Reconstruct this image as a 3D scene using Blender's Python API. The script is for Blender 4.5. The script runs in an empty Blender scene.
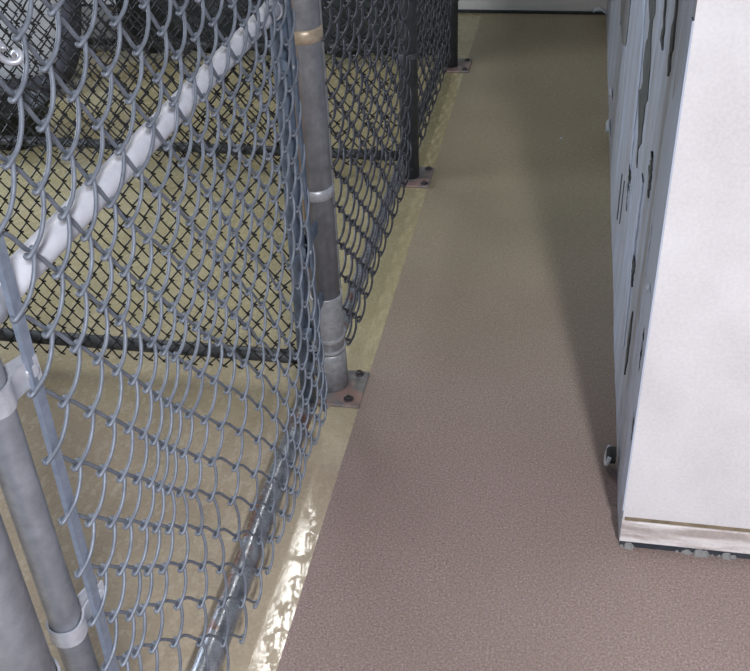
import bpy, bmesh, math, random
import numpy as np
from mathutils import Vector, Matrix

random.seed(7)
SC = bpy.context.scene
C = SC.collection

# ---------------------------------------------------------------- camera
cam_data = bpy.data.cameras.new('camera')
cam = bpy.data.objects.new('camera', cam_data)
C.objects.link(cam)
cam_data.sensor_width = 36.0
cam_data.lens = 989.0 / 750.0 * 36.0
cam_data.clip_start = 0.02
cam.matrix_world = Matrix(((0.982816, -0.070533, 0.170583, 0.0),
                           (0.180095, 0.569084, -0.802315, 0.0),
                           (-0.040487, 0.819249, 0.572007, 1.6),
                           (0, 0, 0, 1)))
SC.camera = cam

# ---------------------------------------------------------------- view + world
SC.view_settings.view_transform = 'Standard'
SC.view_settings.look = 'None'
SC.view_settings.gamma = 1.0
SC.view_settings.exposure = 1.0
SC.view_settings.use_curve_mapping = False
world = bpy.data.worlds.new('world')
SC.world = world
world.use_nodes = True
bg = world.node_tree.nodes['Background']
bg.inputs[0].default_value = (0.72, 0.80, 1.0, 1)
bg.inputs[1].default_value = 0.13

# ---------------------------------------------------------------- lights (fittings are built further down)
def area_light(name, loc, sx, sy, power, col, rot=(0, 0, 0)):
    d = bpy.data.lights.new(name, 'AREA')
    d.shape = 'RECTANGLE'
    d.size, d.size_y = sx, sy
    d.energy = power
    d.color = col
    o = bpy.data.objects.new(name, d)
    o.location = loc
    o.rotation_euler = rot
    C.objects.link(o)
    return o

AISLE_LAMP = (0.64, -1.25, 2.62)
KENNEL_LAMP = (-1.22, 3.45, 2.62)
area_light('aisle_lamp_light', (AISLE_LAMP[0], AISLE_LAMP[1], AISLE_LAMP[2] - 0.055), 0.15, 0.7, 112, (0.93, 0.95, 1.0))
area_light('kennel_lamp_light', (KENNEL_LAMP[0], KENNEL_LAMP[1], KENNEL_LAMP[2] - 0.055), 0.17, 1.2, 12, (1.0, 1.0, 0.97))
area_light('window_daylight', (-3.57, 2.55, 0.95), 0.9, 1.5, 38, (0.72, 0.82, 1.0), (0, math.radians(-90), 0))

# ---------------------------------------------------------------- material helpers
def new_mat(name):
    m = bpy.data.materials.new(name)
    m.use_nodes = True
    nt = m.node_tree
    b = nt.nodes['Principled BSDF']
    return m, nt, b

def N(nt, kind, **kw):
    n = nt.nodes.new(kind)
    for k, v in kw.items():
        setattr(n, k, v)
    return n

def coords(nt, scale=(1, 1, 1), which='Object'):
    tc = N(nt, 'ShaderNodeTexCoord')
    mp = N(nt, 'ShaderNodeMapping')
    mp.inputs['Scale'].default_value = scale
    nt.links.new(tc.outputs[which], mp.inputs['Vector'])
    return mp.outputs['Vector']

def world_pos(nt, scale=(1, 1, 1)):
    g = N(nt, 'ShaderNodeNewGeometry')
    mp = N(nt, 'ShaderNodeMapping')
    mp.inputs['Scale'].default_value = scale
    nt.links.new(g.outputs['Position'], mp.inputs['Vector'])
    return mp.outputs['Vector']

def noise(nt, vec, scale, detail=4, rough=0.55):
    n = N(nt, 'ShaderNodeTexNoise')
    n.inputs['Scale'].default_value = scale
    n.inputs['Detail'].default_value = detail
    n.inputs['Roughness'].default_value = rough
    nt.links.new(vec, n.inputs['Vector'])
    return n.outputs['Fac']

def ramp(nt, fac, stops):
    r = N(nt, 'ShaderNodeValToRGB')
    el = r.color_ramp.elements
    while len(el) < len(stops):
        el.new(0.5)
    for e, (p, c) in zip(el, stops):
        e.position = p
        e.color = c if len(c) == 4 else (*c, 1)
    nt.links.new(fac, r.inputs['Fac'])
    return r.outputs['Color']

def g1(v):
    return (v, v, v)

def mix(nt, fac, a, b, mode='MIX'):
    m = N(nt, 'ShaderNodeMix', data_type='RGBA', blend_type=mode)
    for sock, v in ((m.inputs[0], fac), (m.inputs[6], a), (m.inputs[7], b)):
        if hasattr(v, 'links'):
            nt.links.new(v, sock)
        elif isinstance(v, (int, float)):
            sock.default_value = v
        else:
            sock.default_value = (*v, 1)
    return m.outputs[2]

def bump(nt, b, height, strength=0.3, dist=0.002):
    n = N(nt, 'ShaderNodeBump')
    n.inputs['Strength'].default_value = strength
    n.inputs['Distance'].default_value = dist
    nt.links.new(height, n.inputs['Height'])
    nt.links.new(n.outputs['Normal'], b.inputs['Normal'])

def metal(name, c0, c1, rough=(0.35, 0.6), metallic=0.6, scale=30, rust=None, rust_amount=(0.6, 0.7), bstr=0.25):
    m, nt, b = new_mat(name)
    v = world_pos(nt)
    n1 = noise(nt, v, scale, 5, 0.6)
    col = ramp(nt, n1, [(0.3, c0), (0.7, c1)])
    if rust:
        n2 = noise(nt, world_pos(nt, (1, 1, 0.25)), 9, 5, 0.65)
        mask = ramp(nt, n2, [(rust_amount[0], g1(0)), (rust_amount[1], g1(1))])
        col = mix(nt, mask, col, rust)
    nt.links.new(col, b.inputs['Base Color'])
    b.inputs['Metallic'].default_value = metallic
    n3 = noise(nt, v, scale * 3, 3)
    nt.links.new(ramp(nt, n3, [(0.3, g1(rough[0])), (0.7, g1(rough[1]))]), b.inputs['Roughness'])
    bump(nt, b, n3, bstr, 0.0006)
    return m

M = {}
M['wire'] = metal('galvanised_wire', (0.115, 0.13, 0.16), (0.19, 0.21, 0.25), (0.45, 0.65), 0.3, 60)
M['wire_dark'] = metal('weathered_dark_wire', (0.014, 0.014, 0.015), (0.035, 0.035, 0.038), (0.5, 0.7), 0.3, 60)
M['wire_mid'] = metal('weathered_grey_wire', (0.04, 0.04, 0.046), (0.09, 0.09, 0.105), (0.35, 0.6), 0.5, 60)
M['pipe'] = metal('galvanised_pipe', (0.198, 0.209, 0.237), (0.286, 0.303, 0.341), (0.35, 0.55), 0.45, 45)
M['pipe_white'] = metal('glare_white_pipe', (0.525, 0.532, 0.585), (0.630, 0.637, 0.690), (0.4, 0.55), 0.05, 40)  # whitish rail pipe, with bright glare also put into its base colour
M['bar'] = metal('tension_bar_steel', (0.187, 0.220, 0.286), (0.253, 0.292, 0.363), (0.4, 0.6), 0.4, 80)
M['stile_blue'] = metal('blue_grey_pipe', (0.083, 0.110, 0.154), (0.143, 0.176, 0.231), (0.4, 0.6), 0.4, 40)
M['fitting'] = metal('cast_fitting_metal', (0.330, 0.342, 0.384), (0.468, 0.480, 0.528), (0.3, 0.5), 0.4, 60)
M['post_dark'] = metal('shade_toned_pipe', (0.044, 0.050, 0.055), (0.083, 0.088, 0.099), (0.4, 0.6), 0.4, 40)  # far posts get less light; that dimness is put into this colour
M['rail_dark'] = metal('dull_dark_rail', (0.036, 0.039, 0.042), (0.120, 0.126, 0.132), (0.4, 0.6), 0.4, 25)
M['plate'] = metal('stained_base_plate', (0.120, 0.114, 0.108), (0.240, 0.228, 0.222), (0.4, 0.7), 0.3, 60, rust=(0.30, 0.20, 0.17), rust_amount=(0.5, 0.62))
M['bolt'] = metal('dark_bolt', (0.030, 0.027, 0.027), (0.084, 0.072, 0.072), (0.4, 0.6), 0.5, 80)
M['rail_low'] = metal('worn_bottom_rail', (0.180, 0.192, 0.210), (0.300, 0.312, 0.336), (0.15, 0.45), 0.55, 40, rust=(0.20, 0.12, 0.10), rust_amount=(0.56, 0.62))
def rust_low(m):
    nt = m.node_tree; b = nt.nodes['Principled BSDF']
    src = b.inputs['Base Color'].links[0].from_socket
    v = world_pos(nt)
    sep = N(nt, 'ShaderNodeSeparateXYZ'); nt.links.new(v, sep.inputs[0])
    def rng_(sock, a0, a1):
        mr = N(nt, 'ShaderNodeMapRange'); mr.inputs['From Min'].default_value = a0; mr.inputs['From Max'].default_value = a1
        nt.links.new(sock, mr.inputs['Value']); return mr.outputs[0]
    def mul(p, q):
        m_ = N(nt, 'ShaderNodeMath', operation='MULTIPLY'); nt.links.new(p, m_.inputs[0]); nt.links.new(q, m_.inputs[1]); return m_.outputs[0]
    f = mul(mul(rng_(sep.outputs['Y'], 1.16, 1.22), rng_(sep.outputs['Y'], 1.56, 1.46)), rng_(sep.outputs['X'], -0.572, -0.580))
    f = mul(f, ramp(nt, noise(nt, v, 22, 4), [(0.35, g1(0)), (0.5, g1(1))]))
    nt.links.new(mix(nt, f, src, (0.16, 0.085, 0.06)), b.inputs['Base Color'])
rust_low(M['rail_low'])
M['housing'] = metal('white_enamel', (0.75, 0.75, 0.74), (0.8, 0.8, 0.79), (0.4, 0.5), 0.0, 20)

# post with a vertical rust stain on its inner side
def post_material():
    m, nt, b = new_mat('rust_stained_galvanised_post')
    v = world_pos(nt)
    n1 = noise(nt, v, 35, 5, 0.6)
    base = ramp(nt, n1, [(0.3, (0.155, 0.155, 0.165)), (0.7, (0.25, 0.25, 0.265))])
    st = noise(nt, world_pos(nt, (1, 1, 0.12)), 14, 4, 0.6)
    base = mix(nt, ramp(nt, st, [(0.45, g1(0)), (0.62, g1(0.55))]), base, (0.09, 0.09, 0.105))
    # rust streak: on the side that faces the kennel / camera
    g = N(nt, 'ShaderNodeTexCoord')
    sep = N(nt, 'ShaderNodeSeparateXYZ')
    nt.links.new(g.outputs['Object'], sep.inputs[0])
    mr = N(nt, 'ShaderNodeMapRange')
    mr.inputs['From Min'].default_value = -0.004
    mr.inputs['From Max'].default_value = -0.020
    nt.links.new(sep.outputs['X'], mr.inputs['Value'])
    rn = ramp(nt, noise(nt, coords(nt, (1, 1, 0.3)), 14, 5, 0.6), [(0.25, g1(0.2)), (0.42, g1(0.95))])
    mu = N(nt, 'ShaderNodeMath', operation='MULTIPLY')
    nt.links.new(mr.outputs[0], mu.inputs[0])
    nt.links.new(rn, mu.inputs[1])
    col = mix(nt, mu.outputs[0], base, (0.21, 0.115, 0.05))
    nt.links.new(col, b.inputs['Base Color'])
    b.inputs['Metallic'].default_value = 0.35
    b.inputs['Roughness'].default_value = 0.5
    bump(nt, b, n1, 0.25, 0.0008)
    return m
M['post'] = post_material()

# painted aisle floor: mauve brown epoxy with a fine orange-peel grain
def aisle_floor():
    m, nt, b = new_mat('mauve_brown_epoxy_floor')
    v = world_pos(nt)
    fine = noise(nt, v, 210, 5, 0.9)
    big = noise(nt, v, 1.6, 4, 0.5)
    c = ramp(nt, fine, [(0.38, (0.12, 0.078, 0.072)), (0.5, (0.25, 0.175, 0.165)), (0.62, (0.45, 0.34, 0.33))])
    # more olive towards the far end: yellower light there put into the colour
    sep = N(nt, 'ShaderNodeSeparateXYZ')
    nt.links.new(v, sep.inputs[0])
    mr = N(nt, 'ShaderNodeMapRange')
    mr.inputs['From Min'].default_value = 1.7
    mr.inputs['From Max'].default_value = 3.0
    nt.links.new(sep.outputs['Y'], mr.inputs['Value'])
    ol = ramp(nt, fine, [(0.38, (0.18, 0.150, 0.085)), (0.5, (0.345, 0.292, 0.185)), (0.62, (0.54, 0.47, 0.32))])
    c = mix(nt, mr.outputs[0], c, ol)
    tint = noise(nt, v, 95, 2, 0.6)
    c = mix(nt, ramp(nt, tint, [(0.38, g1(0.0)), (0.62, g1(0.45))]), c, (0.24, 0.20, 0.15))
    c = mix(nt, ramp(nt, big, [(0.35, g1(0)), (0.75, g1(0.35))]), c, (0.15, 0.12, 0.09))
    nt.links.new(c, b.inputs['Base Color'])
    nt.links.new(ramp(nt, noise(nt, v, 60, 3), [(0.35, g1(0.34)), (0.65, g1(0.58))]), b.inputs['Roughness'])
    b.inputs['Specular IOR Level'].default_value = 0.5
    bump(nt, b, fine, 0.55, 0.0016)
    return m

def kennel_floor():
    m, nt, b = new_mat('tan_sealed_kennel_floor')
    v = world_pos(nt)
    n1 = noise(nt, v, 5, 5, 0.6)
    n2 = noise(nt, v, 120, 3, 0.6)
    c = ramp(nt, n1, [(0.3, (0.34, 0.275, 0.195)), (0.7, (0.43, 0.36, 0.26))])
    sep = N(nt, 'ShaderNodeSeparateXYZ')
    nt.links.new(v, sep.inputs[0])
    mr = N(nt, 'ShaderNodeMapRange')
    mr.inputs['From Min'].default_value = 1.7
    mr.inputs['From Max'].default_value = 2.3
    nt.links.new(sep.outputs['Y'], mr.inputs['Value'])
    c = mix(nt, mr.outputs[0], c, ramp(nt, n1, [(0.3, (0.345, 0.30, 0.16)), (0.7, (0.44, 0.385, 0.225))]))
    c = mix(nt, ramp(nt, n2, [(0.4, g1(0)), (0.65, g1(0.35))]), c, (0.23, 0.18, 0.14))
    nt.links.new(c, b.inputs['Base Color'])
    wet = noise(nt, world_pos(nt, (1.0, 0.55, 1)), 42, 5, 0.6)
    nt.links.new(ramp(nt, wet, [(0.42, g1(0.50)), (0.475, g1(0.08))]), b.inputs['Roughness'])
    bump(nt, b, noise(nt, v, 55, 3), 0.16, 0.0010)
    return m
M['aisle'] = aisle_floor()
M['kennel'] = kennel_floor()

def painted(name, c0, c1, rough=0.5, scale=6, stretch=(1, 1, 1), grain=0.0, stops=(0.3, 0.7), bstr=0.15, bd=0.002, gs=150):
    m, nt, b = new_mat(name)
    v = world_pos(nt, stretch)
    n1 = noise(nt, v, scale, 5, 0.6)
    c = ramp(nt, n1, [(stops[0], c0), (stops[1], c1)])
    if grain:
        n2 = noise(nt, world_pos(nt), gs, 2)
        c = mix(nt, grain, c, ramp(nt, n2, [(0.35, g1(0.15)), (0.65, g1(0.85))]), 'OVERLAY')
    nt.links.new(c, b.inputs['Base Color'])
    b.inputs['Roughness'].default_value = rough
    bump(nt, b, n1, bstr, bd)
    return m

M['white_wall'] = painted('white_painted_panel', (0.60, 0.575, 0.585), (0.76, 0.74, 0.755), 0.45, 3, grain=0.12, bstr=0.05)
M['kick'] = painted('scuffed_white_board', (0.42, 0.36, 0.34), (0.72, 0.68, 0.67), 0.5, 14, (0.25, 1, 1.6), grain=0.1, stops=(0.36, 0.5))
M['far_wall'] = painted('pale_grey_wall', (0.74, 0.74, 0.72), (0.80, 0.80, 0.78), 0.6, 3, grain=0.1)
M['gap_tone'] = painted('dark_gap', (0.015, 0.02, 0.03), (0.05, 0.055, 0.06), 0.8, 20)  # dark tone for gaps; shade under the kick board put into colour
M['grime'] = painted('brown_joint_grime', (0.12, 0.09, 0.05), (0.25, 0.19, 0.13), 0.8, 30)
M['bare'] = painted('bare_grey_green_substrate', (0.045, 0.050, 0.048), (0.13, 0.135, 0.125), 0.7, 25)
M['bare_light'] = painted('dull_grey_primer', (0.17, 0.17, 0.17), (0.24, 0.235, 0.23), 0.7, 25)
M['flake'] = painted('curled_paint_flake', (0.48, 0.52, 0.58), (0.62, 0.66, 0.72), 0.45, 25)
M['flake_blue'] = painted('highlight_paint_ridge', (0.50, 0.56, 0.68), (0.62, 0.70, 0.84), 0.35, 20, (1, 1, 0.3))  # raised paint with bluish highlight streaks put into its colour
M['layer'] = painted('smooth_blue_grey_paint_layer', (0.42, 0.465, 0.55), (0.50, 0.56, 0.68), 0.35, 8, (1, 1, 0.3), bstr=0.1)
M['ceiling'] = painted('ceiling_paint', (0.55, 0.54, 0.52), (0.6, 0.59, 0.57), 0.8, 2)
M['sheet_dark'] = painted('dark_green_black_sheet', (0.018, 0.024, 0.024), (0.06, 0.07, 0.07), 0.55, 9, (1, 1, 0.4))
M['rubber'] = painted('black_rubber', (0.012, 0.014, 0.014), (0.035, 0.04, 0.04), 0.5, 20)
M['pad'] = painted('pale_grey_fabric', (0.26, 0.26, 0.26), (0.34, 0.34, 0.33), 0.9, 12)
M['rim'] = painted('charcoal_fabric', (0.02, 0.02, 0.028), (0.05, 0.05, 0.06), 0.9, 12)
M['white_bit'] = painted('white_plastic', (0.6, 0.62, 0.68), (0.75, 0.77, 0.82), 0.4, 10)

def side_wall():
    m, nt, b = new_mat('peeling_blue_grey_wall_paint')
    v = world_pos(nt, (1, 2.2, 0.28))
    n1 = noise(nt, v, 7, 6, 0.62)
    n2 = noise(nt, world_pos(nt, (1, 3.0, 0.35)), 16, 4, 0.6)
    c = ramp(nt, n1, [(0.30, (0.36, 0.375, 0.40)), (0.48, (0.45, 0.47, 0.52)), (0.56, (0.49, 0.535, 0.62)), (0.66, (0.55, 0.64, 0.80))])
    c = mix(nt, ramp(nt, n2, [(0.62, g1(0)), (0.66, g1(0.75))]), c, (0.14, 0.145, 0.15))
    nt.links.new(c, b.inputs['Base Color'])
    b.inputs['Roughness'].default_value = 0.38
    h = ramp(nt, n1, [(0.44, g1(0)), (0.47, g1(0.5)), (0.56, g1(0.5)), (0.58, g1(1))])
    bump(nt, b, h, 0.8, 0.006)
    return m
M['side_wall'] = side_wall()

# ---------------------------------------------------------------- object helpers
def tag(o, label=None, cat=None, group=None, kind=None):
    for k, v in (('label', label), ('category', cat), ('group', group), ('kind', kind)):
        if v:
            o[k] = v
    return o

def empty(name, loc, label, cat, group=None):
    o = bpy.data.objects.new(name, None)
    o.empty_display_size = 0.1
    o.location = loc
    C.objects.link(o)
    return tag(o, label, cat, group)

class MB:
    """collects shapes in world coordinates; build() makes one mesh object"""
    def __init__(s):
        s.v, s.f, s.fm, s.sm = [], [], [], []
    def add(s, verts, faces, smooth=True, mi=0):
        k = len(s.v)
        s.v += [tuple(p) for p in verts]
        s.f += [tuple(i + k for i in f) for f in faces]
        s.fm += [mi] * len(faces)
        s.sm += [smooth] * len(faces)
        return s
    def box(s, x0, x1, y0, y1, z0, z1, mi=0):
        v = [(x, y, z) for x in (x0, x1) for y in (y0, y1) for z in (z0, z1)]
        f = [(0, 1, 3, 2), (4, 6, 7, 5), (0, 4, 5, 1), (2, 3, 7, 6), (0, 2, 6, 4), (1, 5, 7, 3)]
        return s.add(v, f, False, mi)
    def tube(s, pts, r, n=16, cap=True, squash=None):
        pts = np.array(pts, float)
        L = len(pts)
        rad = np.full(L, r) if np.isscalar(r) else np.array(r, float)
        T = np.gradient(pts, axis=0)
        T /= np.linalg.norm(T, axis=1)[:, None] + 1e-12
        ref = np.array([0, 0, 1.0]) if abs(T[0][2]) < 0.9 else np.array([1.0, 0, 0])
        u = np.cross(T[0], ref); u /= np.linalg.norm(u)
        ang = np.arange(n) * 2 * math.pi / n
        V = []
        for i in range(L):
            u = u - T[i] * (u @ T[i]); u /= np.linalg.norm(u) + 1e-12
            w = np.cross(T[i], u)
            V.append(pts[i] + rad[i] * (np.cos(ang)[:, None] * u + np.sin(ang)[:, None] * w))
        V = np.concatenate(V)
        F = [(i * n + j, i * n + (j + 1) % n, (i + 1) * n + (j + 1) % n, (i + 1) * n + j) for i in range(L - 1) for j in range(n)]
        s.add(V, F)
        if cap:
            s.add([], [])
            k = len(s.v) - L * n
            s.f += [tuple(k + j for j in range(n))[::-1], tuple(k + (L - 1) * n + j for j in range(n))]
            s.fm += [0, 0]; s.sm += [False, False]
        return s
    def ring(s, c, r_in, r_out, h, n=32, z_axis=(0, 0, 1)):
        """a flat collar (hollow cylinder) with its foot centre at c"""
        z = Vector(z_axis).normalized()
        q = z.to_track_quat('Z', 'Y')
        prof = [(r_in, 0), (r_out, 0.12 * h), (r_out, 0.88 * h), (r_in, h)]
        V = []
        for j in range(n):
            a = 2 * math.pi * j / n
            for (r, zz) in prof:
                V.append(Vector(c) + q @ Vector((r * math.cos(a), r * math.sin(a), zz)))
        F = [(4 * j + k, 4 * ((j + 1) % n) + k, 4 * ((j + 1) % n) + (k + 1) % 4, 4 * j + (k + 1) % 4) for j in range(n) for k in range(4)]
        return s.add(V, F)
    def disc(s, c, r, h, n=6, axis=(0, 0, 1)):
        z = Vector(axis).normalized(); q = z.to_track_quat('Z', 'Y')
        V = []
        for (rr, zz) in ((r, 0), (r, 0.7 * h), (0.75 * r, h)):
            for j in range(n):
                a = 2 * math.pi * j / n
                V.append(Vector(c) + q @ Vector((rr * math.cos(a), rr * math.sin(a), zz)))
        F = [(k * n + j, k * n + (j + 1) % n, (k + 1) * n + (j + 1) % n, (k + 1) * n + j) for k in (0, 1) for j in range(n)]
        F += [tuple(range(n))[::-1], tuple(2 * n + j for j in range(n))]
        return s.add(V, F, False)
    def build(s, name, mats, parent=None, bevel=0.0):
        me = bpy.data.meshes.new(name)
        org = Vector((0, 0, 0))
        if parent is not None:
            org = parent.location.copy()
            p = parent
            while p.parent is not None:
                p = p.parent; org += p.location
        me.from_pydata([(a[0] - org[0], a[1] - org[1], a[2] - org[2]) for a in s.v], [], s.f)
        if not isinstance(mats, (list, tuple)):
            mats = [mats]
        for m in mats:
            me.materials.append(m)
        me.polygons.foreach_set('material_index', s.fm)
        me.polygons.foreach_set('use_smooth', s.sm)
        me.update()
        o = bpy.data.objects.new(name, me)
        C.objects.link(o)
        if parent is not None:
            o.parent = parent
        if name in ('tension_band', 'collar', 'latch_collar', 'rail_cup', 'hinge_knuckle'):
            md = o.modifiers.new('crease', 'EDGE_SPLIT'); md.split_angle = math.radians(50)
        if bevel:
            md = o.modifiers.new('bevel', 'BEVEL')
            md.width = bevel; md.segments = 2; md.limit_method = 'ANGLE'
        return o

def catmull(P, sub):
    P = np.array(P, float)
    Q = np.vstack([2 * P[0] - P[1], P, 2 * P[-1] - P[-2]])
    out = []
    t = np.linspace(0, 1, sub, endpoint=False)[:, None]
    for i in range(1, len(Q) - 2):
        a, b, c, d = Q[i - 1], Q[i], Q[i + 1], Q[i + 2]
        out.append(0.5 * ((2 * b) + (-a + c) * t + (2 * a - 5 * b + 4 * c - d) * t ** 2 + (-a + 3 * b - 3 * c + d) * t ** 3))
    out.append(Q[-2][None])
    return np.concatenate(out)

def wire_mesh(pos, cmax, inside, S, Nn, r, sides=7, sub=3, sag=0.10, depth=1.6):
    """chain-link fabric: every wire is a flattened spiral that hooks into its neighbours.
    pos(m, n) -> point of a knot; S = direction along the fence, Nn = outward normal"""
    mb = MB()
    S = np.array(S, float); Nn = np.array(Nn, float); Z = np.array([0, 0, 1.0])
    for c in range(cmax):
        runs, cur = [], []
        for m in range(60, -61, -1):
            for side in (1, 0):              # right knot (m, c+1-m), then left knot (m-1 ...)
                if side == 1:
                    k = (m, c + 1 - m)
                else:
                    k = (m - 1, c + 1 - m)
                if inside(*k):
                    cur.append((np.array(pos(*k)), side))
                elif cur:
                    runs.append(cur); cur = []
        if cur:
            runs.append(cur)
        for run in runs:
            if len(run) < 2:
                continue
            P = []
            d = r * depth
            for i, (K, side) in enumerate(run):
                if side:      # right knot: arrives on the back, leaves on the front
                    P += [K - Nn * d * 0.8 + Z * r * 0.9 + S * r * 0.6, K + S * r * 2.6 + Z * r * 0.9, K + Nn * d * 0.8 - Z * r * 0.2 + S * r * 0.9]
                else:         # left knot: arrives on the front, leaves on the back
                    P += [K + Nn * d * 0.8 + Z * r * 0.2 - S * r * 0.9, K - S * r * 2.6 - Z * r * 0.9, K - Nn * d * 0.8 - Z * r * 0.9 - S * r * 0.6]
                if i + 1 < len(run):
                    K2 = run[i + 1][0]
                    leg = K2 - K
                    ln = np.linalg.norm(leg)
                    perp = np.cross(Nn, leg / ln)
                    if perp @ S < 0:
                        perp = -perp
                    if side:   # front leg
                        P.append(K + leg * 0.33 + Nn * d * 1.7 + perp * sag * 0.75 * ln)
                        P.append(K + leg * 0.70 + Nn * d * 1.6 + perp * sag * 0.85 * ln)
                    else:
                        P.append(K + leg * 0.45 - Nn * d * 1.1 + perp * sag * 1.1 * ln)
            mb.tube(catmull(P, sub), r, sides)
    return mb

# ================================================================ SETTING
X_LINE = -0.462          # painted line between kennel floor and aisle floor
fl = MB()
fl.add([(X_LINE - 0.012, -2.6, 0), (2.2, -2.6, 0), (2.2, 5.26, 0), (X_LINE + 0.012, 5.26, 0)], [(0, 1, 2, 3)], False, 0)
fl.add([(-3.6, -2.6, 0), (X_LINE - 0.012, -2.6, 0), (X_LINE + 0.012, 5.26, 0), (-3.6, 5.26, 0)], [(0, 1, 2, 3)], False, 1)
fl.box(-3.6, 2.2, -2.6, 5.26, -0.12, -0.002, 0)
tag(fl.build('floor', [M['aisle'], M['kennel']]), kind='structure')
tag(MB().box(-3.6, 2.2, -2.6, 5.4, 2.7, 2.8).build('ceiling', M['ceiling']), kind='structure')
tag(MB().box(-3.6, 2.2, 5.23, 5.36, 0, 2.7).build('wall_back', M['far_wall']), kind='structure')
tag(MB().box(-3.6, 0.178, 5.21, 5.23, 0.0, 0.012).build('baseboard_back', M['gap_tone']), kind='structure')
wl = MB().box(-3.72, -3.6, -2.6, 1.75, 0, 2.7).box(-3.72, -3.6, 3.35, 5.36, 0, 2.7).box(-3.72, -3.6, 1.75, 3.35, 0, 0.45).box(-3.72, -3.6, 1.75, 3.35, 1.45, 2.7)
tag(wl.build('wall_left', M['far_wall']), kind='structure')
wn = MB()
for (ya, yb, za, zb) in ((1.75, 3.35, 0.45, 0.49), (1.75, 3.35, 1.41, 1.45), (1.75, 1.79, 0.49, 1.41), (3.31, 3.35, 0.49, 1.41), (2.53, 2.57, 0.49, 1.41)):
    wn.box(-3.70, -3.62, ya, yb, za, zb)
tag(wn.build('window_1', M['housing']), kind='structure')

# ---- right: the wall whose long side lines the aisle and whose end faces the camera
WX, WY = 0.184, 1.54
rw = MB()
NY, NZ = 150, 60
ys = np.linspace(WY, 5.23, NY); zs = np.linspace(0.0, 2.7, NZ)
rng = np.random.RandomState(3)
amp = 0.5 + 0.6 * (rng.rand(NY, NZ) - 0.5)
for _ in range(2):
    amp = (amp + np.roll(amp, 1, 0) + np.roll(amp, 1, 1) + np.roll(amp, -1, 1)) / 4
V = []
for i, y in enumerate(ys):
    for j, z in enumerate(zs):
        e = min(1, i / 3.0)
        V.append((WX - 0.007 * (amp[i, j] - 0.5) * e - 0.001 * math.sin(y * 9.0) * e, y, z))
F = [(i * NZ + j, i * NZ + j + 1, (i + 1) * NZ + j + 1, (i + 1) * NZ + j) for i in range(NY - 1) for j in range(NZ - 1)]
rw.add(V, F, True, 0)
rw.add([(WX, WY, 0.022), (2.2, WY, 0.022), (2.2, WY, 2.7), (WX, WY, 2.7)], [(0, 1, 2, 3)], False, 1)
rw.add([(WX, WY, 0.022), (2.2, WY, 0.022), (2.2, WY - 0.004, 0.022), (WX, WY - 0.004, 0.022)], [(0, 3, 2, 1)], False, 2)
rw.add([(WX, WY - 0.004, 0.0), (2.2, WY - 0.004, 0.0), (2.2, WY - 0.004, 0.022), (WX, WY - 0.004, 0.022)], [(0, 1, 2, 3)], False, 2)  # flush dark strip: shade of the gap under the board, as colour
wr = rw.build('wall_right', [M['side_wall'], M['white_wall'], M['gap_tone']])
tag(wr, kind='structure')
# scuffed kick board along the foot of the end wall
bb = MB().box(WX - 0.002, 2.2, WY - 0.010, WY + 0.001, 0.020, 0.079)
tag(bb.build('baseboard_right', M['kick'], bevel=0.002), kind='structure')
tag(MB().box(WX + 0.004, 2.2, WY - 0.006, WY + 0.001, 0.0795, 0.0835).build('trim_1', M['grime']), kind='structure')
# crumbs of mortar and dirt in the gap under the board
gp = MB()
for k in range(70):
    x = WX + 0.005 + random.random() * 0.55
    if 0.21 < x < 0.29 or 0.42 < x < 0.52:
        if random.random() < 0.85:
            continue
    s_ = 0.002 + random.random() * 0.006
    V = []
    for (dx, dy, dz) in ((-1, 0, 0), (1, 0, 0), (0.6, -1, 0), (-0.7, -0.9, 0), (-0.6, 0, 1), (0.5, 0, 1.2), (0.1, -0.5, 0.9)):
        V.append((x + dx * s_ * 1.6, WY - 0.004 + dy * s_ * 1.3 + 0.001, dz * s_ * 1.6))
    gp.add(V, [(3, 2, 1, 0), (0, 1, 5, 4), (1, 2, 6, 5), (2, 3, 6), (3, 0, 4, 6), (4, 5, 6)], False)
tag(gp.build('grime', M['bare_light']), 'crumbly grey dirt in the gap under the scuffed white board', 'dirt', kind='stuff')

def ragged(cells, mat, name, x=WX, thick=0.001, parent=wr, seg=34, rough=0.9, seed=1, label=None, out=0.003):
    """vertical torn patch: cells = [(z, y_left, y_right)...] outlines it from the top down"""
    rr = random.Random(seed)
    zs_ = [c[0] for c in cells]
    pts = []
    wl_ = wr_ = 0.0
    for k in range(seg + 1):
        z = zs_[0] + (zs_[-1] - zs_[0]) * k / seg
        for a, b_ in zip(cells[:-1], cells[1:]):
            if a[0] >= z >= b_[0] - 1e-9:
                t = (a[0] - z) / max(1e-6, a[0] - b_[0])
                l = a[1] + (b_[1] - a[1]) * t; r_ = a[2] + (b_[2] - a[2]) * t
                break
        w = abs(r_ - l)
        w = min(w, 0.08)
        wl_ = wl_ * 0.5 + (rr.random() - 0.5) * w * rough; wr_ = wr_ * 0.5 + (rr.random() - 0.5) * w * rough
        if l > 1.545:
            l += wl_
        r_ += wr_
        pts.append((z, l, r_))
    V, F = [], []
    for (z, l, r_) in pts:
        V += [(x - out, l, z), (x - out, r_, z), (x + 0.004, l, z), (x + 0.004, r_, z)]
    for k in range(len(pts) - 1):
        a = 4 * k; b_ = a + 4
        F += [(a, a + 1, b_ + 1, b_), (a, b_, b_ + 2, a + 2), (a + 1, a + 3, b_ + 3, b_ + 1)]
    o = MB().add(V, F, False).build(name, mat, parent)
    if label:
        o['label'] = label
    return o

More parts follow.
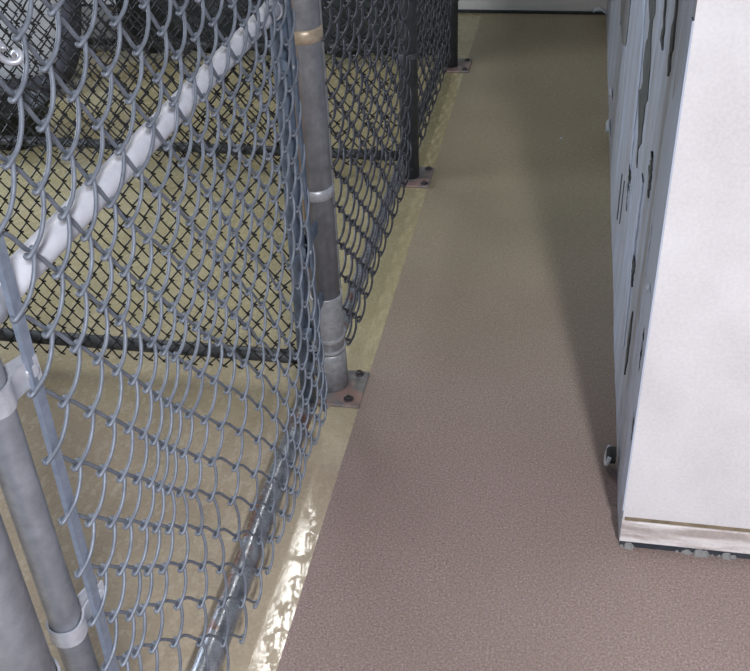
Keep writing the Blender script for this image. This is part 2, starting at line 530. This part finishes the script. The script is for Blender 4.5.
ragged([(1.5, 2.20, 2.36), (0.95, 2.22, 2.50), (0.885, 2.22, 2.47), (0.87, 2.21, 2.30), (0.80, 2.17, 2.33), (0.70, 2.16, 2.30), (0.665, 2.16, 2.42), (0.63, 2.20, 2.34), (0.56, 2.22, 2.24)], M['bare'], 'bare_patch', seed=2, rough=1.3)
ragged([(1.5, 1.96, 2.06), (1.02, 1.99, 2.05), (0.93, 1.97, 2.01)], M['bare'], 'bare_patch', seed=3)
ragged([(1.6, 1.80, 1.87), (1.10, 1.80, 1.87), (1.00, 1.78, 1.83), (0.96, 1.79, 1.85), (0.94, 1.80, 1.81)], M['bare'], 'bare_patch', seed=4)
ragged([(0.74, 1.89, 1.91), (0.70, 1.87, 1.91), (0.66, 1.87, 1.88)], M['bare'], 'bare_patch', seed=5)
ragged([(0.47, 2.38, 2.44), (0.36, 2.38, 2.41)], M['bare'], 'bare_patch', seed=6)
ragged([(0.52, 1.60, 1.615), (0.47, 1.59, 1.615), (0.42, 1.59, 1.60)], M['bare'], 'bare_patch', seed=7)
ragged([(0.44, 1.99, 2.03), (0.38, 1.98, 2.0)], M['bare'], 'bare_patch', seed=8)
ragged([(0.33, 1.56, 1.585), (0.27, 1.56, 1.57)], M['bare'], 'bare_patch', seed=9)
ragged([(0.66, 3.19, 3.30), (0.60, 3.18, 3.95), (0.52, 3.20, 3.9), (0.46, 3.4, 3.7)], M['bare_light'], 'bare_patch', seed=10, rough=0.15)
ragged([(1.0, 2.55, 2.60), (0.86, 2.54, 2.62), (0.70, 2.44, 2.50), (0.55, 2.42, 2.48), (0.38, 2.36, 2.40)], M['flake_blue'], 'paint_ridge', seed=11, rough=0.3, out=0.003)
ragged([(1.12, 1.5405, 1.56), (1.0, 1.5405, 1.60), (0.90, 1.5405, 1.72), (0.80, 1.5405, 1.74), (0.60, 1.5405, 1.68), (0.35, 1.5405, 1.66), (0.10, 1.5405, 1.62)], M['layer'], 'paint_layer', seed=12, out=0.003, rough=0.08)
ragged([(0.62, 2.02, 2.06), (0.50, 2.02, 2.07), (0.36, 2.0, 2.04), (0.20, 1.98, 2.0)], M['flake_blue'], 'paint_ridge', seed=13, rough=0.3, out=0.003)

rp = random.Random(21)
for k in range(26):
    z0_ = rp.uniform(0.15, 1.9); y_ = rp.uniform(1.60, 4.6); h_ = rp.uniform(0.05, 0.22); w_ = rp.uniform(0.006, 0.028) * (0.6 + 0.35 * y_)
    mt = M['bare'] if rp.random() < 0.5 else (M['bare_light'] if rp.random() < 0.5 else M['flake_blue'])
    ragged([(z0_ + h_, y_, y_ + 0.3 * w_), (z0_ + 0.6 * h_, y_ - 0.2 * w_, y_ + w_), (z0_ + 0.3 * h_, y_ - 0.3 * w_, y_ + 0.7 * w_), (z0_, y_, y_ + 0.15 * w_)], mt,
           'bare_patch' if mt != M['flake_blue'] else 'paint_ridge', seed=100 + k, seg=10, rough=0.6, out=0.0025)

def curl(name, base, size, mat, parent, seed=0):
    """a paint chip that curls off the wall towards the aisle"""
    rr = random.Random(seed)
    n, mcol = 8, 5
    V = []
    for i in range(n):
        t = i / (n - 1)
        for j in range(mcol):
            u = j / (mcol - 1) - 0.5
            w = size[1] * (1 - 0.6 * t) * (1 + 0.3 * (rr.random() - 0.5))
            V.append((base[0] - size[0] * t + 0.0, base[1] + u * w, base[2] + size[2] * math.sin(t * 2.4) * 0.6 - size[2] * 0.4 * t * abs(u)))
    F = [(i * mcol + j, i * mcol + j + 1, (i + 1) * mcol + j + 1, (i + 1) * mcol + j) for i in range(n - 1) for j in range(mcol - 1)]
    o = MB().add(V, F).build(name, mat, parent)
    md = o.modifiers.new('solid', 'SOLIDIFY'); md.thickness = 0.0015
    return o
curl('paint_flake', (WX + 0.004, 5.02, 0.06), (0.075, 0.07, 0.06), M['flake'], wr, 1)
curl('paint_flake', (WX + 0.004, 3.62, 0.05), (0.024, 0.20, 0.05), M['flake'], wr, 2)
curl('paint_flake', (WX + 0.002, 1.60, 0.60), (0.012, 0.04, 0.03), M['flake'], wr, 3)
curl('paint_flake', (WX + 0.002, 3.75, 0.13), (0.016, 0.12, 0.06), M['flake'], wr, 4)

# small black stop with a white lip fixed low on the wall
ds = empty('door_stop', (0.172, 1.78, 0.045), 'small black rubber stop with a white lip, low on the peeling blue-grey wall', 'door stop')
s1 = MB().disc((0.176, 1.78, 0.040), 0.020, 0.020, 14, (-1, 0, 0)); s1.build('bumper', M['rubber'], ds)
pts = [(0.160 - 0.004 * math.sin(a), 1.78 + 0.021 * math.cos(a), 0.040 + 0.024 * math.sin(a) * -1) for a in np.linspace(-0.4, math.pi + 0.4, 14)]
MB().tube(pts, 0.0045, 8).build('lip', M['white_bit'], ds)

# ================================================================ FENCE HARDWARE
FX = -0.542

def pipe(x, y, z0, z1, r, n=28):
    return MB().tube([(x, y, z0), (x, y, (z0 + z1) / 2), (x, y, z1)], r, n)

def rail_y(x, z, y0, y1, r, n=24, wob=0.0):
    return MB().tube([(x + wob * math.sin(t * 9), y0 + (y1 - y0) * t, z + wob * math.sin(t * 7)) for t in np.linspace(0, 1, 13)], r, n)

def rail_x(y, z, x0, x1, r, n=20):
    return MB().tube([(x0 + (x1 - x0) * t, y, z) for t in np.linspace(0, 1, 9)], r, n)

def band(mb, c, r, h, toward, ear, n=20, thick=0.003, dz=0.0):
    """flat steel strap round a pipe at c with two ears running towards `toward` (unit xy)"""
    tx, ty = toward
    px, py = -ty, tx
    path = [(c[0] + tx * (r + ear) + px * 0.004, c[1] + ty * (r + ear) + py * 0.004)]
    path.append((c[0] + tx * (r + ear * 0.3) + px * 0.006, c[1] + ty * (r + ear * 0.3) + py * 0.006))
    for k in range(n + 1):
        a = 0.45 + (2 * math.pi - 0.9) * k / n
        path.append((c[0] + r * (tx * math.cos(a) + px * math.sin(a)), c[1] + r * (ty * math.cos(a) + py * math.sin(a))))
    path.append((c[0] + tx * (r + ear * 0.3) - px * 0.006, c[1] + ty * (r + ear * 0.3) - py * 0.006))
    path.append((c[0] + tx * (r + ear) - px * 0.004, c[1] + ty * (r + ear) - py * 0.004))
    P = np.array(path)
    T = np.gradient(P, axis=0); T /= np.linalg.norm(T, axis=1)[:, None] + 1e-9
    Nn = np.c_[-T[:, 1], T[:, 0]]
    V = []
    L = len(P)
    for i in range(L):
        d = (P[i] - np.array(c[:2])) @ np.array(toward)
        zz = c[2] + dz * max(0, d)
        for (o_, z) in ((0, 0), (-thick, 0), (-thick, h), (0, h)):
            q = P[i] + Nn[i] * o_
            V.append((q[0], q[1], zz + z))
    F = [(4 * i + k, 4 * i + (k + 1) % 4, 4 * i + 4 + (k + 1) % 4, 4 * i + 4 + k) for i in range(L - 1) for k in range(4)]
    F += [(0, 1, 2, 3), (4 * L - 1, 4 * L - 2, 4 * L - 3, 4 * L - 4)]
    mb.add(V, F)
    return mb

def base_plate(parent, x0, x1, y0, y1, mat, bolts, skew=0.0):
    mb = MB()
    v = [(x0, y0, 0.0), (x1, y0 - skew, 0.0), (x1, y1 - skew, 0.0), (x0, y1, 0.0)]
    v += [(a, b, 0.009) for a, b, _ in v]
    mb.add(v, [(3, 2, 1, 0), (4, 5, 6, 7), (0, 1, 5, 4), (1, 2, 6, 5), (2, 3, 7, 6), (3, 0, 4, 7)], False)
    p = mb.build('base_plate', mat, parent, bevel=0.003)
    for (bx, by) in bolts:
        bo = MB().ring((bx, by, 0.009), 0.006, 0.013, 0.003, 18)
        bo.disc((bx, by, 0.009), 0.0085, 0.010, 6)
        b_ = bo.build('bolt', M['bolt'], p)

# ---------------------------------------------------------------- near gate post (lower left edge of the view)
gpst = empty('gate_post', (FX, 0.590, 0), 'thick galvanised latch post at the near end of the chain-link gate', 'fence post')
pipe(FX, 0.590, 0, 1.9, 0.036).build('post', M['pipe'], gpst)
base_plate(gpst, FX - 0.06, FX + 0.07, 0.52, 0.66, M['plate'], [(FX + 0.05, 0.54), (FX + 0.05, 0.64)])
band(MB(), (FX, 0.590, 0.652), 0.0375, 0.024, (-0.1, 0.995), 0.012).build('latch_collar', M['fitting'], gpst)
MB().disc((FX, 0.590, 1.9), 0.038, 0.03, 24).build('cap', M['fitting'], gpst)

# ---------------------------------------------------------------- gate
gate = empty('chain_link_gate', (FX, 0.70, 0), 'galvanised chain-link kennel gate with a whitish mid rail, nearest the camera', 'gate')
SY, EY = 0.690, 1.825
pipe(FX, SY, 0.08, 1.84, 0.0195).build('stile', M['pipe'], gate)['label'] = 'bright galvanised near stile'
MB().tube([(FX - 0.020, EY, 0.065), (FX - 0.012, EY, 0.5), (FX, EY, 1.2), (FX, EY, 1.84)], 0.0185, 28).build('stile', M['stile_blue'], gate)['label'] = 'blue-grey far stile beside the hinge post'
MB().tube([(FX, SY + (EY - SY) * t, 1.084 - 0.030 * t) for t in np.linspace(0, 1, 10)], 0.0178, 26).build('mid_rail', M['pipe_white'], gate)['label'] = 'whitish mid rail'
rail_y(FX, 1.82, SY, EY, 0.0178).build('top_rail', M['pipe'], gate)
MB().tube([(FX - 0.006 - 0.020 * min(1, max(0, (y - SY) / 0.3)), y, 0.095 - 0.015 * min(1, max(0, (y - SY) / 0.3)) + 0.0015 * math.sin(y * 14)) for y in np.linspace(SY, EY, 24)], 0.0255, 24).build('bottom_rail', M['rail_low'], gate)['label'] = 'wet rust-stained bottom rail'
# rail cups
for (y, z, s_) in ((SY, 1.084, 1), (EY, 1.054, -1)):
    mb = MB().tube([(FX, y + s_ * 0.015, z), (FX, y + s_ * 0.030, z), (FX, y + s_ * 0.050, z)], [0.021, 0.022, 0.0205], 24)
    mb.ring((FX, y, z - 0.024), 0.0195, 0.0235, 0.048, 28)
    mb.build('rail_cup', M['fitting'], gate)
# tension bars
def flat_bar(x, y0, z0, y1, z1, w=0.016, t=0.006, n=20):
    mb = MB(); V = []
    for i in range(n + 1):
        k = i / n
        y = y0 + (y1 - y0) * k; z = z0 + (z1 - z0) * k
        b_ = 0.0025 * math.sin(k * 6)
        for (dx, dy) in ((-t / 2, -w / 2), (t / 2, -w / 2), (t / 2, w / 2), (-t / 2, w / 2)):
            V.append((x + dx, y + dy + b_, z))
    F = [(4 * i + k, 4 * i + (k + 1) % 4, 4 * i + 4 + (k + 1) % 4, 4 * i + 4 + k) for i in range(n) for k in range(4)]
    F += [(3, 2, 1, 0), (4 * n, 4 * n + 1, 4 * n + 2, 4 * n + 3)]
    return mb.add(V, F, False)
GX = -0.512
flat_bar(GX - 0.002, 0.690, 0.09, 0.760, 1.80).build('tension_bar', M['bar'], gate)
flat_bar(GX - 0.002, 1.795, 0.09, 1.795, 1.80).build('tension_bar', M['stile_blue'], gate)
def gate_band(z, y, s_, mat, dz=0.0, rr=0.0205, ear=0.026, h=0.024):
    mb = band(MB(), (FX, y, z), rr, h, (0.50, 0.866 * s_), ear, dz=dz)
    o = mb.build('tension_band', mat, gate)
    tx, ty = 0.50, 0.866 * s_
    d = rr + ear * 0.72
    cx, cy, cz = FX + tx * d, y + ty * d, z + dz * d + h / 2
    nx, ny = 0.866, -0.5 * s_
    mb = MB().disc((cx + nx * 0.004, cy + ny * 0.004, cz), 0.0085, 0.006, 14, (nx, ny, 0))
    mb.build('bolt', M['fitting'], o)
gate_band(0.985, SY, 1, M['fitting'], dz=0.15, h=0.030, ear=0.034)
gate_band(0.635, SY, 1, M['fitting'], dz=0.45, ear=0.034)
gate_band(0.26, SY, 1, M['fitting'])
gate_band(1.45, SY, 1, M['fitting'])
for z in (0.20, 0.52, 0.93, 1.40):
    gate_band(z, EY, -1, M['stile_blue'])

KNOTS = {(0,0):(0.710,0.994), (-1,1):(0.704,0.909), (-2,2):(0.703,0.821), (-3,3):(0.704,0.733), (-4,4):(0.702,0.649), (-5,5):(0.700,0.565), (1,-1):(0.720,1.080), (0,1):(0.763,0.939), (0,2):(0.801,0.893), (0,3):(0.839,0.847), (0,4):(0.876,0.806), (0,5):(0.909,0.768), (0,6):(0.938,0.730), (0,7):(0.966,0.697), (0,8):(0.989,0.669), (0,9):(1.017,0.636), (0,10):(1.070,0.578), (-1,2):(0.754,0.853), (-1,3):(0.794,0.809), (-1,4):(0.831,0.760), (-1,5):(0.868,0.727), (-1,6):(0.898,0.691), (-1,7):(0.916,0.666), (-1,8):(0.939,0.639), (-1,9):(0.978,0.597), (-1,10):(1.011,0.562), (-2,3):(0.752,0.766), (-2,4):(0.787,0.729), (-2,5):(0.815,0.701), (-2,6):(0.856,0.656), (-2,7):(0.884,0.621), (-2,8):(0.926,0.575), (-2,9):(0.963,0.536), (-2,10):(1.020,0.476), (-2,11):(1.076,0.406), (-3,4):(0.752,0.682), (-3,8):(0.865,0.558), (-3,9):(0.927,0.495), (-3,10):(0.999,0.417), (-3,11):(1.060,0.342), (-4,8):(0.844,0.503), (-4,9):(0.889,0.458), (-4,10):(0.964,0.372), (-4,11):(1.033,0.291), (-5,8):(0.808,0.461), (-5,9):(0.867,0.402), (-5,10):(0.941,0.308), (-5,11):(1.020,0.208), (1,0):(0.768,1.029), (1,1):(0.807,0.979), (1,2):(0.845,0.937), (1,3):(0.882,0.892), (1,4):(0.917,0.850), (2,-1):(0.771,1.121), (2,0):(0.810,1.074), (2,1):(0.845,1.030), (2,2):(0.883,0.983), (2,3):(0.921,0.939), (2,4):(0.956,0.896), (3,-2):(0.774,1.216), (3,-1):(0.814,1.170), (3,0):(0.852,1.122), (3,1):(0.891,1.073), (3,2):(0.927,1.027), (3,3):(0.966,0.980), (4,-2):(0.819,1.266), (4,-1):(0.858,1.220), (4,0):(0.893,1.169), (4,1):(0.927,1.124), (4,2):(0.968,1.073), (4,3):(0.997,1.030), (5,-1):(0.892,1.269), (5,0):(0.936,1.219), (5,1):(0.980,1.168), (5,2):(1.013,1.121), (6,0):(0.977,1.265), (6,1):(1.023,1.215), (6,2):(1.064,1.163), (7,1):(1.057,1.261), (7,2):(1.098,1.213), (7,3):(1.143,1.160), (7,4):(1.177,1.113), (8,3):(1.184,1.209), (8,4):(1.223,1.163), (9,4):(1.268,1.210), (9,5):(1.310,1.156), (10,6):(1.383,1.156), (-3,12):(1.145,0.239), (-3,13):(1.242,0.129), (-4,12):(1.122,0.183), (-4,13):(1.188,0.099), (-5,12):(1.108,0.101)}
# bottom selvage of the fabric sags forwards and down towards the middle of the gate
for s_, dy in ((1, 0.0), (3, 0.05), (5, 0.07), (11, 0.13), (13, 0.125), (15, 0.115), (17, 0.10), (19, 0.08), (21, 0.06), (23, 0.04), (25, 0.02), (27, 0.0)):
    n_ = (17 + s_) // 2
    KNOTS[(s_ - n_, n_)] = (0.715 + 0.040 * s_ + dy, 0.090 + 0.010 * (s_ % 4 == 1))
ki = np.array(list(KNOTS.keys()), float); kp = np.array(list(KNOTS.values()), float)
def lat(m, n):
    return np.array([0.714 + 0.0402 * (m + n), 0.990 + 0.0442 * m - 0.0436 * n])
kd = kp - np.array([lat(*k) for k in ki])
def gate_pos(m, n):
    if m + n == 0 and n >= 0:
        pass
    w = np.exp(-((ki[:, 0] - m) ** 2 + (ki[:, 1] - n) ** 2) / (2 * 0.62 ** 2))
    w2 = np.exp(-((ki[:, 0] - m) ** 2 + (ki[:, 1] - n) ** 2) / (2 * 2.2 ** 2))
    s1_ = w.sum(); a = s1_ / (s1_ + 0.05)
    d1 = (w[:, None] * kd).sum(0) / (s1_ + 1e-9)
    s2_ = w2.sum(); d2 = (w2[:, None] * kd).sum(0) / (s2_ + 0.15)
    y, z = lat(m, n) + a * d1 + (1 - a) * d2
    rr = random.Random(int(m * 131 + n * 17))
    jit = (1 - a) * 0.003
    y = min(y + rr.uniform(-jit, jit), 1.804); z += rr.uniform(-jit, jit)
    x = GX + 0.004 * math.sin(m * 0.9 + n * 0.5)
    return (x, y, z)
def gate_inside(m, n):
    return 0 <= m + n <= 27 and n - m <= 17 and (0.99 + 0.0438 * (m - n)) < 1.80
wire_mesh(gate_pos, 27, gate_inside, (0, 1, 0), (1, 0, 0), 0.00255, sides=9, sub=4, sag=0.075, depth=1.7).build('chain_link_fabric', M['wire'], gate)
# twisted tie wire on the fabric near the top
tp = [(GX + 0.006 + 0.007 * math.cos(a * 2.4), 0.80 + 0.010 * a, 1.315 - 0.006 * a + 0.007 * math.sin(a * 2.4)) for a in np.linspace(0, 4, 40)]
MB().tube(tp, 0.0032, 7).build('tie_wire', M['fitting'], gate)

# ---------------------------------------------------------------- posts along the aisle
def line_post(y, x, label, mat, cmat, name, collars, r=0.0365, sleeve=True, plate=None, bolts=()):
    e = empty(name, (x, y, 0), label, 'fence post', None)
    pipe(x, y, 0, 1.92, r, 32).build('post', mat, e)
    MB().disc((x, y, 1.92), r + 0.002, 0.03, 24).build('cap', cmat, e)
    if sleeve:
        mb = MB().tube([(x, y, 0.005), (x, y, 0.10), (x, y, 0.118), (x, y, 0.122)], [r + 0.005, r + 0.005, r + 0.004, r + 0.0005], 32)
        mb.build('sleeve', M['plate'] if sleeve is True else sleeve, e)
    for (z, h, tilt, m_) in collars:
        ax = (math.sin(tilt), -0.05, math.cos(tilt))
        MB().ring((x, y, z), r - 0.0005, r + 0.0035, h, 32, ax).build('collar', m_, e)
    if plate:
        base_plate(e, *plate, mat=M['plate'], bolts=bolts, skew=0.0)
    return e

M['collar_orange'] = metal('rusty_collar', (0.32, 0.24, 0.16), (0.50, 0.42, 0.32), (0.3, 0.5), 0.35, 60)
M['collar_grey'] = metal('grey_collar', (0.30, 0.30, 0.32), (0.46, 0.46, 0.48), (0.25, 0.5), 0.4, 60)
M['post_low'] = metal('scuffed_grey_sleeve', (0.22, 0.225, 0.24), (0.36, 0.365, 0.38), (0.35, 0.6), 0.35, 70)
PX = -0.546
hp = line_post(2.003, PX, 'rust-streaked grey hinge post between the gate and the nearest fixed panel', M['post'], M['fitting'], 'hinge_post',
          [(0.925, 0.030, 0.0, M['collar_orange']), (0.560, 0.028, 0.0, M['collar_grey'])],
          plate=(-0.572, -0.458, 1.915, 2.065), bolts=[(-0.490, 1.940), (-0.484, 2.050)], sleeve=M['post_low'])
MB().tube([(PX, 2.003, 0.12), (PX, 2.003, 0.20), (PX, 2.003, 0.282), (PX, 2.003, 0.290)], [0.0385, 0.0385, 0.0385, 0.037], 32).build('lower_sleeve', M['post_low'], hp)
for z in (0.283, 0.165, 0.130):
    MB().ring((PX, 2.003, z), 0.037, 0.0415, 0.009, 32, (0.05, -0.1, 1)).build('collar', M['collar_grey'], hp)
# hinge straps to the gate stile
for z in (0.48, 1.50, 0.285):
    mb = MB().box(PX - 0.004, PX + 0.004, 1.850, 1.975, z, z + 0.03)
    MB().ring((FX, EY, z - 0.004), 0.0185, 0.0228, 0.038, 24).build('hinge_knuckle', M['stile_blue'], gate)
    mb.build('hinge', M['stile_blue'], hp)

line_post(3.25, -0.530, 'shade-toned dark post with a small base plate, between the two fixed aisle panels', M['post_dark'], M['rail_dark'], 'fence_post',
          [(0.86, 0.02, 0, M['rail_dark']), (0.45, 0.02, 0, M['rail_dark'])], r=0.033, sleeve=False,
          plate=(-0.555, -0.452, 3.17, 3.33), bolts=[(-0.470, 3.19), (-0.470, 3.31)])
line_post(4.40, -0.520, 'dark corner post at the far end of the kennel fence', M['post_dark'], M['rail_dark'], 'corner_post',
          [(0.30, 0.02, 0, M['rail_dark'])], r=0.033, sleeve=False,
          plate=(-0.545, -0.430, 4.33, 4.50), bolts=[(-0.45, 4.35), (-0.45, 4.47)])

# ---------------------------------------------------------------- fixed panels along the aisle
def aisle_panel(y0, y1, label, wmat, rmat, dh=0.115, dv=0.1, r=0.0034, xf=-0.522):
    e = empty('chain_link_fence', (FX + 0.012, y0, 0), label, 'fence panel')
    rail_y(FX - 0.002, 0.100, y0, y1, 0.0185).build('bottom_rail', rmat, e)
    rail_y(FX - 0.002, 1.86, y0, y1, 0.0185).build('top_rail', M['post_dark'], e)
    yb = y0 + 0.018
    flat_bar(xf - 0.002, yb, 0.04, yb, 1.84, w=0.010).build('tension_bar', M['post_low'], e)
    cm = int((y1 - y0 - 0.03) / (dh / 2))
    hs = (y1 - 0.018 - yb) / cm
    def pos(m, n):
        rr = random.Random(m * 57 + n * 911)
        s_ = m + n; d = m - n
        return (xf + rr.uniform(-.003, .003), yb + hs * s_ + rr.uniform(-.003, .003), 0.508 + dv / 2 * d + rr.uniform(-.003, .003))
    def ins(m, n):
        z = 0.508 + dv / 2 * (m - n)
        return 0 <= m + n <= cm and 0.03 < z < 1.82
    wire_mesh(pos, cm, ins, (0, 1, 0), (1, 0, 0), r, sides=6, sub=3, sag=0.08, depth=1.8).build('chain_link_fabric', wmat, e)
    for z in (0.42, 0.90, 1.4):
        MB().ring((FX + 0.010, y0 - 0.0, z), 0.034, 0.038, 0.0, 4) if False else None
    return e
aisle_panel(2.045, 3.212, 'grey chain-link panel between the rusty hinge post and the dark post', M['wire_mid'], M['rail_low'])
aisle_panel(3.288, 4.362, 'farthest chain-link panel along the aisle, ending at the corner post', M['wire_mid'], M['rail_dark'])

# ---------------------------------------------------------------- cross partitions between the kennel runs
def partition(y, x0, x1, zr, label, wmat, dh=0.042, dv=0.058, r=0.0021, z0=0.055, ztop=1.84, sides=5, jit=.0015):
    e = empty('partition_fence', (x0, y, 0), label, 'fence panel')
    rail_x(y, zr, x0, x1, 0.0185).build('bottom_rail', M['rail_dark'], e)
    rail_x(y, ztop + 0.02, x0, x1, 0.0185).build('top_rail', M['post_dark'], e)
    pipe(x1, y, 0, ztop + 0.04, 0.025, 16).build('end_post', M['post_dark'], e)
    L = x0 - x1
    cm = int((L - 0.03) / (dh / 2))
    yf = y - 0.022
    def pos(m, n):
        rr = random.Random(m * 57 + n * 911)
        return (x0 - 0.012 - dh / 2 * (m + n) + rr.uniform(-jit, jit), yf + rr.uniform(-.002, .002), z0 + dv / 2 * (m - n + 200 - 200) + 0.9 + rr.uniform(-jit, jit))
    def ins(m, n):
        z = z0 + dv / 2 * (m - n) + 0.9
        return 0 <= m + n <= cm and z0 - 0.01 < z < ztop
    wire_mesh(pos, cm, ins, (-1, 0, 0), (0, -1, 0), r, sides=sides, sub=2, sag=0.0, depth=1.2).build('chain_link_fabric', wmat, e)
    return e
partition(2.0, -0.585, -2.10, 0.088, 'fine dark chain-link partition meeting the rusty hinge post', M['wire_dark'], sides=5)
partition(3.25, -0.565, -3.0, 0.085, 'dark chain-link partition meeting the shade-toned dark post', M['wire_dark'], dh=0.052, dv=0.062, r=0.0026, sides=4)
partition(4.40, -0.555, -3.0, 0.085, 'farthest chain-link partition, with a dark sheet behind it', M['wire_mid'], dh=0.07, dv=0.075, r=0.0028, sides=4)

# dark sheet filling the area behind the farthest partition
sv, sf = [], []
nx_, nz_ = 60, 14
for i in range(nx_ + 1):
    for j in range(nz_ + 1):
        x = -0.50 - 1.62 * i / nx_
        z = 0.030 + 1.12 * j / nz_
        sv.append((x, 4.445 + 0.008 * math.sin(i * 0.9) * (1 - 0.5 * j / nz_) , z + 0.012 * math.sin(i * 0.55)))
for i in range(nx_):
    for j in range(nz_):
        a = i * (nz_ + 1) + j
        sf.append((a, a + 1, a + nz_ + 2, a + nz_ + 1))
scr = MB().add(sv, sf).build('back_sheet', M['sheet_dark'])
md = scr.modifiers.new('solid', 'SOLIDIFY'); md.thickness = 0.004
tag(scr, 'dark green-black sheet behind the farthest kennel partition', 'screen')

# ---------------------------------------------------------------- things inside the far kennel run
def rounded_pad(cx, cy, w, h, t, tilt, rot, n=40):
    """superellipse pad leaning back; returns function (u,v,s)->world"""
    R = Matrix.Rotation(rot, 3, 'Z') @ Matrix.Rotation(tilt, 3, 'X')
    def f(u, v, s):
        p = R @ Vector((u * w / 2, s, v * h / 2 + h / 2))
        return (cx + p.x, cy + p.y, p.z + 0.045)
    return f
bed = empty('pet_bed', (-2.47, 3.86, 0), 'pale grey pet bed with a charcoal rim, tilted up in the far kennel run', 'pet bed')
pf = rounded_pad(-2.46, 3.86, 0.62, 0.62, 0.08, math.radians(-38), math.radians(8))
def supel(a, k=0.55):
    c, s_ = math.cos(a), math.sin(a)
    return (abs(c) ** k * (1 if c > 0 else -1), abs(s_) ** k * (1 if s_ > 0 else -1))
mb = MB(); V = []; rings = [(1.0, 0.03), (0.97, -0.02), (0.8, -0.035), (0.4, -0.045), (0.02, -0.048)]
for (k, s_) in rings:
    for j in range(40):
        u, v = supel(2 * math.pi * j / 40)
        V.append(pf(u * k * 0.93, v * k * 0.93, s_ + 0.004 * math.sin(5 * u * k) * math.cos(4 * v * k)))
F = [(i * 40 + j, i * 40 + (j + 1) % 40, (i + 1) * 40 + (j + 1) % 40, (i + 1) * 40 + j) for i in range(4) for j in range(40)]
F += [tuple(range(40))[::-1]]
mb.add(V, F).build('cushion', M['pad'], bed)
rim = [pf(*supel(2 * math.pi * j / 48), 0.0) for j in range(49)]
MB().tube(rim, 0.045, 12, cap=False).build('rim', M['rim'], bed)

bk = empty('feed_bucket', (-2.17, 3.45, 0), 'squat black rubber bucket on the tan floor behind the second partition', 'bucket')
prof = [(0.10, 0.004), (0.115, 0.0), (0.135, 0.14), (0.148, 0.145), (0.148, 0.16), (0.132, 0.16), (0.125, 0.145), (0.105, 0.02), (0.0005, 0.02)]
V = []; n = 28
for (r_, z) in prof:
    for j in range(n):
        a = 2 * math.pi * j / n
        V.append((-2.17 + r_ * math.cos(a), 3.45 + r_ * math.sin(a), z))
F = [(i * n + j, i * n + (j + 1) % n, (i + 1) * n + (j + 1) % n, (i + 1) * n + j) for i in range(len(prof) - 1) for j in range(n)]
F.append(tuple(range(n))[::-1])
MB().add(V, F).build('tub', M['rubber'], bk)
MB().tube([(-2.17 + 0.146 * math.cos(a), 3.45 - 0.03 * math.sin(a), 0.155 + 0.10 * math.sin(a)) for a in np.linspace(0, math.pi, 20)], 0.004, 8).build('handle', M['bolt'], bk)

# ---------------------------------------------------------------- crumbs on the aisle floor
def chip(x, y, s_, label, seed):
    rr = random.Random(seed)
    V = []
    for z in (0.0005, 0.003):
        for j in range(7):
            a = 2 * math.pi * j / 7
            k = s_ * (0.6 + 0.6 * rr.random())
            V.append((x + k * math.cos(a), y + 1.4 * k * math.sin(a), z + (0.002 if z > .001 and j % 2 else 0)))
    F = [tuple(range(7))[::-1], tuple(range(7, 14))] + [(j, (j + 1) % 7, 7 + (j + 1) % 7, 7 + j) for j in range(7)]
    tag(MB().add(V, F, False).build('paint_chip', M['white_bit']), label, 'paint chip')
chip(0.001, 3.644, 0.006, 'tiny white paint chip in the middle of the far aisle floor', 1)

# ---------------------------------------------------------------- ceiling lamps (above and behind the view)
def lamp(loc, label, w=0.26):
    e = empty('ceiling_lamp', (loc[0], loc[1], loc[2]), label, 'ceiling lamp')
    mb = MB().box(loc[0] - w / 2, loc[0] + w / 2, loc[1] - 0.64, loc[1] + 0.64, loc[2] - 0.045, 2.70)
    mb.build('housing', M['housing'], e, bevel=0.008)
lamp(AISLE_LAMP, 'long white ceiling lamp over the near end of the aisle')
lamp(KENNEL_LAMP, 'long white ceiling lamp over the far kennel runs', 0.2)

# ---------------------------------------------------------------- folded blanket on the floor past the pet bed
V, F = [], []
for i in range(25):
    for j in range(25):
        u, v = i / 24, j / 24
        e_ = min(u, 1 - u, v, 1 - v)
        V.append((-2.78 + 0.62 * u + 0.02 * math.sin(7 * v), 4.52 + 0.60 * v + 0.02 * math.sin(6 * u), 0.006 + 0.035 * min(1, e_ * 10) + 0.006 * math.sin(11 * u + 5 * v)))
for i in range(24):
    for j in range(24):
        a = i * 25 + j
        F.append((a, a + 25, a + 26, a + 1))
o = MB().add(V, F).build('blanket', M['pad'])
md = o.modifiers.new('solid', 'SOLIDIFY'); md.thickness = 0.012
tag(o, 'pale grey folded blanket on the floor beyond the charcoal-rimmed pet bed', 'blanket')
